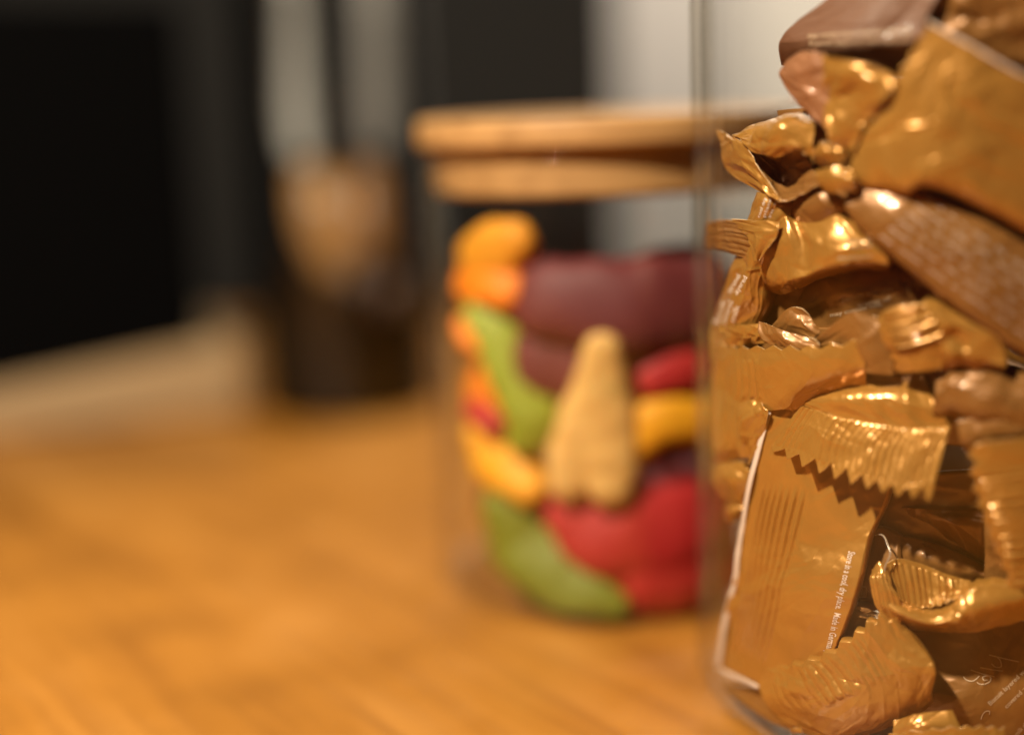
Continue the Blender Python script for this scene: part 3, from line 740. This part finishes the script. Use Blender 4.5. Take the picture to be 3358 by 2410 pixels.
V_ = wrapper('bronze wrapped biscuit sloping down to the right edge under the thick ribbed fin', 'z5', 1500, 1450, 10)
patch('body', V_, [['z5', (900, 880, 7), (1400, 900, 5), (2000, 950, 5)], [(900, 1100, 5), (1400, 1150, 2.6), (2000, 1250, 2.6)], [(880, 1310, 6), (1400, 1410, 4), (2050, 1560, 4)], [(900, 1380, 12), (1400, 1480, 11), (2050, 1640, 11)]],
      M['bronze'], (44, 52), crumple=(7, 0.14), back=0.010, seed=35)

# ---- K: bright fin in the middle
K_ = wrapper('bright gold wrapped biscuit in the middle with a ribbed zigzag fin pointing down', 'w3', 1200, 500, 8)
patch('body', K_, [['w3', (690, 375, 7), (800, 280, 6), (980, 225, 6), (1200, 190, 6), (1400, 165, 6), (1560, 150, 7)],
                   [(715, 368, 3.6), (850, 330, 2.4), (1050, 318, 1.4), (1250, 315, 1.2), (1430, 320, 1.2), (1640, 330, 2)],
                   [(738, 354, 2.6), (950, 432, 1.4), (1230, 492, .9), (1450, 515, .9), (1600, 517, 1.1), (1750, 512, 1.6)]],
      M['gold'], (48, 80), crumple=(7, 0.10), back=0.010, seed=36, shift=5)
patch('end_fin', K_, [['w3', (742, 348, 2.4), (950, 430, 1.2), (1250, 493, .6), (1500, 518, .6), (1748, 510, 1.2)],
                      [(638, 520, 1.6), (870, 590, -.8), (1150, 640, -1.5), (1420, 680, -1.5), (1692, 690, -.9)],
                      [(530, 660, 0.0), (790, 790, -2.8), (1080, 890, -4.2), (1350, 965, -4.4), (1612, 1015, -3.8)]], M['gold'], (64, 220),
      teeth=[('bottom', 10.5, 0.16)], ribs=[('s', 24, 0.36, 0.0, 1.0, 0.03, 0.84)], crumple=(5, 0.05), seed=37, shift=5)

# ---- L: flat upright pack with print
L_ = wrapper('flat upright gold wrapped biscuit with pale left edge and small vertical print', 'y1', 700, 1000, 8)
pl_l = patch('body', L_, [['w3', (545, 352, 6.5), (720, 380, 9), (1050, 430, 13), (1450, 500, 15)],
                          [(430, 790, 3.4), (650, 800, 7), (950, 880, 10), (1312, 990, 11)],
                          [(340, 1250, 2.6), (550, 1260, 5), (850, 1280, 7.5), (1197, 1240, 8.5)],
                          ['y1', (345, 0, 2.2), (650, 0, 3.6), (1050, 0, 4.6), (1640, 0, 5)],
                          [(258, 320, 2.4), (560, 400, 3), (960, 450, 4), (1545, 330, 4.6)],
                          [(155, 920, 3.6), (400, 1010, 3.6), (800, 1120, 4.5), (1330, 880, 5)]], M['gold'], (90, 130),
             ribs=[('s', 17, -0.62, 0.14, 0.53, 0.26, 0.93)], crumple=(5, 0.05), back=0.009, seed=38)
lettering(pl_l, [('Store in a cool, dry place.  Made in Germany', 's', 2783, 1805, 2706, 2140, 23)], L_, M['pale'])
patch('edge_fold', L_, [['w3', (531, 348, 5.8), (562, 352, 5.8)], [(417, 790, 2.8), (447, 792, 3.0)], [(325, 1250, 2.0), (356, 1252, 2.4)],
                        ['y1', (320, 0, 1.6), (372, 0, 2.0)], [(236, 320, 1.8), (290, 325, 2.2)], [(140, 930, 2.8), (196, 930, 3.0)]], M['pale'], (60, 5), crumple=(3, .03), seed=3)
patch('edge_fold', L_, [['y1', (185, 915, 2.8), (400, 1010, 2.8), (600, 1110, 3.2)], [(180, 958, 2.8), (390, 1058, 2.8), (590, 1150, 3.2)]], M['pale'], (5, 24), crumple=(3, .03), seed=2)

# ---- O: blurred ribbed fin on the right edge
O_ = wrapper('blurred ribbed gold fin with zigzag edge at the right edge of the picture', 'w3', 2300, 1100, 6)
patch('end_fin', O_, [['w3', (1855, 640, .9), (2050, 600, .3), (2450, 560, .3)], [(1885, 900, .6), (2080, 850, .1), (2450, 800, .2)],
                      [(1965, 1130, .6), (2150, 1080, .1), (2450, 1040, .2)], [(2055, 1360, .9), (2200, 1320, .2), (2450, 1300, .3)], [(2135, 1600, 1.2), (2260, 1580, .7), (2450, 1560, .7)]],
      M['gold'], (150, 44), teeth=[('left', 9, 0.13)], ribs=[('t', 17, 0.75, 0.2, 1.05, 0.22, 1.0)], crumple=(4, 0.06), seed=39)
patch('body', O_, [['w3', (1790, 470, 5), (2050, 440, 3), (2450, 400, 3)], [(1810, 600, 4), (2050, 560, 2), (2450, 540, 2)], [(1860, 700, 6), (2050, 720, 4), (2450, 700, 4)]], M['bronze'], (30, 40), crumple=(5, .1), back=0.008, seed=40)

# ---- P: recessed packs right of the flat one
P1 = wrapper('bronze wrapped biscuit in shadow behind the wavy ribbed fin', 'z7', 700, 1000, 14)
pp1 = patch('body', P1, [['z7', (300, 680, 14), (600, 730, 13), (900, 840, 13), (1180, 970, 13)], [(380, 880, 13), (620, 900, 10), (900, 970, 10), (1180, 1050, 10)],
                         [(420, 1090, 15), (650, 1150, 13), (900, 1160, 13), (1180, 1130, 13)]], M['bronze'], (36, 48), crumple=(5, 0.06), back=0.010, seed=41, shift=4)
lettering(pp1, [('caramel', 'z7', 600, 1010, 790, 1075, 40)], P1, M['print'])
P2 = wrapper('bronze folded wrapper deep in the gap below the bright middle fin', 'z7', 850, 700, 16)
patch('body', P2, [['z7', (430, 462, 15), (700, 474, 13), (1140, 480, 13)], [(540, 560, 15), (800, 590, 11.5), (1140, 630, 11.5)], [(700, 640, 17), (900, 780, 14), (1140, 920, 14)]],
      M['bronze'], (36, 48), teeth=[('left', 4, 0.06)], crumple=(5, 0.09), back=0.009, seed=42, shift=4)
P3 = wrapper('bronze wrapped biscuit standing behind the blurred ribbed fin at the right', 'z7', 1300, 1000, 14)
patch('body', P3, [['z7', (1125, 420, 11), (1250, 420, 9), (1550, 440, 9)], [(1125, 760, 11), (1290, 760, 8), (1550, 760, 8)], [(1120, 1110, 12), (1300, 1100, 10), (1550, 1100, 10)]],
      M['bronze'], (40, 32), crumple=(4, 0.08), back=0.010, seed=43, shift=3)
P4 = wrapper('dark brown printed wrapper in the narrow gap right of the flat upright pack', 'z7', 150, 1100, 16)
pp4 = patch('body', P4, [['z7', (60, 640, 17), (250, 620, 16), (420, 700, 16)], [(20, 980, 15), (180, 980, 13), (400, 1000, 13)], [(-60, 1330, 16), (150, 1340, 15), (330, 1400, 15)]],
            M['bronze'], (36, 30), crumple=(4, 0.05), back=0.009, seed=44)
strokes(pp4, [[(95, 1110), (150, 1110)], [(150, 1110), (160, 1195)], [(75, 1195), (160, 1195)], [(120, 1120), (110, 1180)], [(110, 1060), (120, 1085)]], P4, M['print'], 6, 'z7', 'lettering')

# ---- Q: wavy fin
Q_ = wrapper('gold wrapped biscuit with an open wavy ribbed fin at the lower right', 'z7', 900, 1500, 8)
patch('body', Q_, [['z7', (200, 1100, 3), (420, 1280, 1.6), (650, 1372, 1.3), (830, 1325, 1.6), (940, 1190, 2.2), (1100, 1105, 2.8), (1500, 1085, 3.4)],
                   [(230, 1230, 3), (430, 1350, 1.3), (670, 1422, .8), (850, 1405, .8), (1000, 1340, .8), (1200, 1280, 1), (1500, 1230, 2)],
                   [(395, 1438, 6), (500, 1457, 6), (700, 1485, 6), (870, 1490, 6), (1020, 1482, 6), (1250, 1437, 6), (1500, 1372, 6)]],
      M['gold'], (44, 110), teeth=[('top', 13, 0.04)], crumple=(7, 0.06), back=0.006, seed=45, shift=4)
patch('inner_fin', Q_, [['z7', (300, 930, 5), (420, 880, 6.4), (600, 920, 7.4), (800, 1000, 7.6), (1010, 1060, 7.6)], [(320, 1060, 5), (450, 1080, 5.4), (620, 1130, 6), (800, 1160, 6), (1010, 1125, 6)],
                        [(405, 1200, 4.6), (500, 1275, 4.2), (640, 1290, 4.2), (800, 1262, 4.2), (940, 1190, 4.2)]], M['gold'], (52, 130),
      teeth=[('bottom', 9, 0.06)], ribs=[('s', 13, 0.55, 0.0, 0.85, 0.1, 0.92)], crumple=(4, 0.07), seed=46, shift=4)
patch('lobe', Q_, [['z7', (182, 970, 4.4), (255, 898, 4.4), (312, 930, 5)], [(188, 1080, 3), (280, 1060, 2.2), (355, 1100, 3.4)], [(240, 1270, 3), (330, 1230, 1.8), (425, 1200, 2.8)], [(300, 1360, 3.4), (400, 1436, 2.6), (445, 1370, 2.8)]],
      M['gold'], (48, 36), ribs=[('s', 5, 0.4, 0.1, 1, 0.2, .95)], crumple=(6, 0.16), seed=47, shift=4)
patch('film_edge', Q_, [['z7', (200, 688, 9), (200, 693, 9)], [(285, 684, 8), (281, 692, 8)], [(333, 775, 6), (326, 780, 6)], [(353, 850, 5), (343, 850, 5)], [(308, 960, 4.6), (299, 955, 4.6)], [(320, 1055, 4.2), (309, 1062, 4.2)]],
      M['silver'], (50, 3), shift=3)

# ---- R: bottom pack with ribs
R_ = wrapper('gold wrapped biscuit at the bottom with a slanting ribbed zigzag fin and folded corner', 'y1', 1500, 1620, 8)
patch('body', R_, [['y1', (545, 900, 3.4), (900, 890, 2.2), (1250, 775, 2.2), (1600, 540, 2.6), (1880, 360, 3.4), (2235, 640, 4.4)],
                   [(620, 1140, 2.8), (1000, 1180, .8), (1450, 1050, .8), (1800, 860, 1.6), (2080, 800, 2), (2400, 850, 3)],
                   [(760, 1385, 2.8), (1150, 1400, .8), (1600, 1260, .8), (1950, 1120, 1.6), (2220, 1030, 2), (2450, 980, 3)],
                   [(980, 1590, 5), (1300, 1630, 3.4), (1700, 1510, 2.8), (2000, 1400, 3.4), (2250, 1300, 4.4), (2410, 1210, 4.4)],
                   [(1050, 1650, 10), (1350, 1730, 9), (1750, 1650, 9), (2050, 1510, 9), (2300, 1390, 9), (2430, 1270, 9)]],
      M['gold'], (90, 160), teeth=[('top', 11, 0.045)], ribs=[('s', 24, 0.36, 0.08, 0.62, 0.06, 0.44)], crumple=(9, 0.09), back=0.006, seed=48, shift=1)
patch('corner_tip', R_, [['y1', (940, 1545, 3.4), (1045, 1550, 3)], [(950, 1600, 3.6), (1062, 1600, 3.2)]], M['gold'], (12, 12), crumple=(4, .12), seed=7)

# ---- flat pack added on the jar floor at the left to hide grey glass reflection
X_ = wrapper('bronze wrapped biscuit added on the jar floor to hide its reflection at the left under the ribbed bottom one', 'y1', 700, 1500, 12)
patch('body', X_, [['y1', (215, 1120, 7), (600, 1150, 7), (1100, 1200, 7)], [(300, 1330, 5.5), (700, 1380, 5), (1200, 1450, 5)], [(470, 1540, 6), (850, 1680, 6), (1300, 1750, 6)]],
      M['bronze'], (40, 48), crumple=(5, 0.05), back=0.008, seed=53)

# ---- S: dark printed pack in the lower right corner
S_ = wrapper('dark bronze wrapped biscuit in the lower right corner with a script mark and slanting print', 'z8', 1200, 1600, 12)
ps = patch('body', S_, [['z8', (-150, 250, 13), (800, 320, 11.5), (1150, 270, 11.5), (1750, 150, 11.5)], [(-100, 700, 12), (900, 780, 9), (1250, 780, 9), (1750, 700, 9)],
                        [(-100, 1150, 11), (700, 1150, 7.5), (1200, 1250, 7.5), (1750, 1200, 7.5)], [(-50, 1420, 12), (600, 1480, 9), (1200, 1660, 9), (1750, 1700, 9)]],
           M['bronze'], (48, 56), crumple=(4, 0.05), back=0.010, seed=49, shift=6)
lettering(ps, [('Biscuit layered w', 'z8', 1095, 1265, 1530, 850, 58), ('covered with', 'z8', 1300, 1300, 1620, 985, 58), ('milk chocolate', 'z8', 1430, 1640, 1700, 1340, 58)], S_, M['print'])
strokes(ps, [[(760, 900), (800, 940), (870, 955), (920, 930), (960, 890)], [(930, 965), (960, 990), (1030, 990), (1090, 960), (1100, 910), (1050, 890), (1000, 910), (1020, 945), (1060, 940)],
             [(850, 815), (1000, 865), (1150, 900)], [(970, 785), (1100, 810), (1250, 830)], [(1110, 740), (1160, 780), (1230, 775), (1220, 700), (1180, 660)],
             [(1080, 630), (1200, 660), (1330, 690), (1450, 715)], [(980, 1430), (1000, 1370), (1040, 1330), (1085, 1330), (1085, 1370)]], S_, M['print'], 13, 'z8', 'script_mark')

# ---- T: gold piece at the very bottom
T_ = wrapper('bright gold zigzag wrapper fin cut off by the bottom edge of the picture', 'z8', 600, 1800, 6)
patch('body', T_, [['z8', (-110, 1440, 4), (200, 1372, 4), (625, 1318, 5)], [(-110, 1560, 3), (200, 1490, 2), (700, 1480, 3.6)], [(-110, 1660, 3), (250, 1600, 2), (760, 1560, 3.4)]], M['gold'], (30, 40), crumple=(4, .08), seed=50)
patch('end_fin', T_, [['z8', (-160, 1600, 3), (300, 1540, 1.6), (700, 1500, 1.6), (1000, 1500, 1.6), (1272, 1510, 2.6)], [(-160, 1700, 2.6), (300, 1680, 1), (700, 1680, 1), (1000, 1680, 1), (1275, 1680, 1.6)],
                      [(-160, 1840, 2.6), (300, 1840, 1), (700, 1840, 1), (1000, 1840, 1), (1275, 1840, 1.6)]], M['gold'], (40, 90), teeth=[('top', 7, 0.13)], crumple=(5, .08), seed=51)

# ---- U: silver inner foil strip
U_ = wrapper('pale silver strip of inner foil showing right of the flat upright pack', 'y1', 1600, 700, 14)
patch('body', U_, [['y1', (1540, 270, 12), (1700, 290, 11), (1900, 355, 11)], [(1530, 330, 12.4), (1690, 350, 11.6), (1880, 410, 11.6)], [(1510, 385, 12), (1680, 420, 11), (1850, 470, 11)], [(1440, 640, 14), (1620, 620, 13), (1800, 600, 13)]],
      M['silver'], (28, 28), crumple=(5, .1), back=0.006, seed=52)

# ---- filler packs added behind the gaps, in the darker film to deepen the shade
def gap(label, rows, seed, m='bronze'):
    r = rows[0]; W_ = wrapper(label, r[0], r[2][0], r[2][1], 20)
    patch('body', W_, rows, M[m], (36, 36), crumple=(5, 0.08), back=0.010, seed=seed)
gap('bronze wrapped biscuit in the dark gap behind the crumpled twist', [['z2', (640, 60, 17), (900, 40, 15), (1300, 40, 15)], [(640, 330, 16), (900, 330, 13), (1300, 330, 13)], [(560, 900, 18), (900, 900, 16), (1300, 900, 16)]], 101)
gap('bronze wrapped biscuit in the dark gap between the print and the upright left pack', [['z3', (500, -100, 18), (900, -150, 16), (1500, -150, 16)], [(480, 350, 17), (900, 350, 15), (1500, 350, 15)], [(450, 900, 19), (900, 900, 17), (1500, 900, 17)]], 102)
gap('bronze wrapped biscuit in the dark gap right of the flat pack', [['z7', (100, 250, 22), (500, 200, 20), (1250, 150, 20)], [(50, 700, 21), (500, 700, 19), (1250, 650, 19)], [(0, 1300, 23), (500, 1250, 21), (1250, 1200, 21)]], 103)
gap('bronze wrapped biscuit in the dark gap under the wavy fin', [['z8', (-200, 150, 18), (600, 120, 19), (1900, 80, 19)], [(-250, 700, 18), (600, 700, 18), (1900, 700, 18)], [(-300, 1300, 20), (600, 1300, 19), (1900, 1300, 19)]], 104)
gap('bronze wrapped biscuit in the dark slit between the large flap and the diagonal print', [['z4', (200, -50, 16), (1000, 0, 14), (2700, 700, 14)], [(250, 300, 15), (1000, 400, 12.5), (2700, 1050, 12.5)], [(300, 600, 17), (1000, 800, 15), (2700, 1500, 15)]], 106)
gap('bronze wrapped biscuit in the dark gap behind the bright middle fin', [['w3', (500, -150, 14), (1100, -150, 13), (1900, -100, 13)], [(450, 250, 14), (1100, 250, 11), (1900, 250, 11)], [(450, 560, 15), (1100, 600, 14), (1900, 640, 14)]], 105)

# ---- packs deeper in the heap (seen through the gaps and from the side)
def bar(label, x, y, z, rz, tilt, L=0.055, W=0.034, T=0.012, m='bronze', seed=0):
    """a plain wrapped bar with two crimped fins at a place inside the jar"""
    root = empty('wrapped_biscuit', (FJ['c'][0] + x, FJ['c'][1] + y, z))
    tag(root, label, 'wrapped biscuit', GRP)
    rot = Matrix.Rotation(rz, 3, 'Z') @ Matrix.Rotation(tilt, 3, 'Y')
    rng = np.random.default_rng(seed)
    n, k = 20, 24
    vs, fs = [], []
    for i in range(n + 1):
        a = i / n * 2 - 1
        sc = (1 - abs(a) ** 8) ** 0.5 if abs(a) < 1 else 0.0
        for j in range(k):
            t = 2 * math.pi * j / k; ct, st = math.cos(t), math.sin(t)
            yy = W / 2 * math.copysign(abs(ct) ** 0.35, ct); zz = T / 2 * math.copysign(abs(st) ** 0.5, st) * max(sc, 0.06)
            p = np.array([a * L / 2, yy, zz]) + rng.normal(0, 0.00025, 3)
            vs.append(p)
    for i in range(n):
        for j in range(k): fs.append((i*k+j, i*k+(j+1) % k, (i+1)*k+(j+1) % k, (i+1)*k+j))
    fs.append(tuple(range(k))[::-1]); fs.append(tuple(n*k + j for j in range(k)))
    def place(arr):
        out = []
        for p in arr:
            q = rot @ Vector(p) + Vector(root.location)
            dx, dy = q.x - FJ['c'][0], q.y - FJ['c'][1]; l_ = math.hypot(dx, dy); lim = FJ['ri'] - 0.0006
            if l_ > lim: q.x = FJ['c'][0] + dx / l_ * lim; q.y = FJ['c'][1] + dy / l_ * lim
            q.z = max(q.z, 0.0048)
            out.append(tuple(q))
        return out
    mesh_obj('body', place(vs), fs, M[m], root)
    for s in (-1, 1):
        fv, ff = [], []
        nx, ny = 10, 41
        for i in range(nx):
            for j in range(ny):
                u, v = i / (nx - 1), j / (ny - 1)
                ext = 0.010 * (1 - 0.16 * float(tri(np.array(v * 10))) )
                fv.append(np.array([s * (L / 2 - 0.0006 + u * ext), (v - .5) * W, 0.0006 * math.sin(v * 62) + 0.002 * u * u * math.sin(seed + v * 3)]))
        for i in range(nx - 1):
            for j in range(ny - 1): ff.append((i*ny+j, i*ny+j+1, (i+1)*ny+j+1, (i+1)*ny+j))
        mesh_obj('end_fin', place(fv), ff, M[m], root)
deep = [(-0.012, 0.004, 0.032, 0.5, 0.2), (-0.008, 0.012, 0.058, 2.2, -0.3), (-0.006, 0.006, 0.085, 1.1, 0.35), (-0.002, 0.010, 0.112, 2.8, -0.15), (0.004, 0.012, 0.138, 0.3, 0.2), (0.006, 0.002, 0.018, 1.6, 0.05)]
names = ['near the bottom', 'below the middle', 'at half height', 'above the middle', 'near the top', 'on the jar floor']
for i, a in enumerate(deep):
    bar('bronze wrapped biscuit hidden in the core of the heap ' + names[i], *a, seed=60 + i)
side = [(0.030, -0.022, 0.016, 1.2, 0.10), (0.034, 0.014, 0.020, 2.3, 0.15), (0.036, -0.006, 0.036, 0.9, 0.45), (0.022, -0.030, 0.046, 2.7, -0.3), (0.034, 0.012, 0.052, 1.9, -0.35),
        (0.032, -0.020, 0.064, 1.3, 0.5), (0.036, 0.004, 0.080, 2.4, -0.4), (0.024, -0.026, 0.090, 0.5, 0.3), (0.034, 0.014, 0.100, 1.0, 0.35), (0.034, -0.014, 0.112, 2.0, -0.45),
        (0.030, 0.010, 0.126, 0.6, 0.3), (0.028, -0.016, 0.138, 1.6, 0.2), (0.024, 0.006, 0.150, 2.6, -0.15), (0.010, 0.032, 0.030, 0.2, 0.3), (0.006, 0.034, 0.062, 2.9, -0.3), (0.010, 0.034, 0.094, 0.5, 0.3), (0.004, 0.034, 0.126, 2.6, 0.2)]
names = ['flat on the floor, front', 'lying on the floor', 'one above the floor', 'low down at the front', 'low down', 'below half height, front', 'at half height', 'at half height, front', 'above half height', 'in the upper half, front',
         'in the upper half', 'near the top, front', 'at the very top', 'low at the back', 'at half height, back', 'in the upper half, back', 'near the top, back']
for i, a in enumerate(side):
    bar('gold wrapped biscuit at the right side of the heap, ' + names[i], *a, m='gold', seed=80 + i)
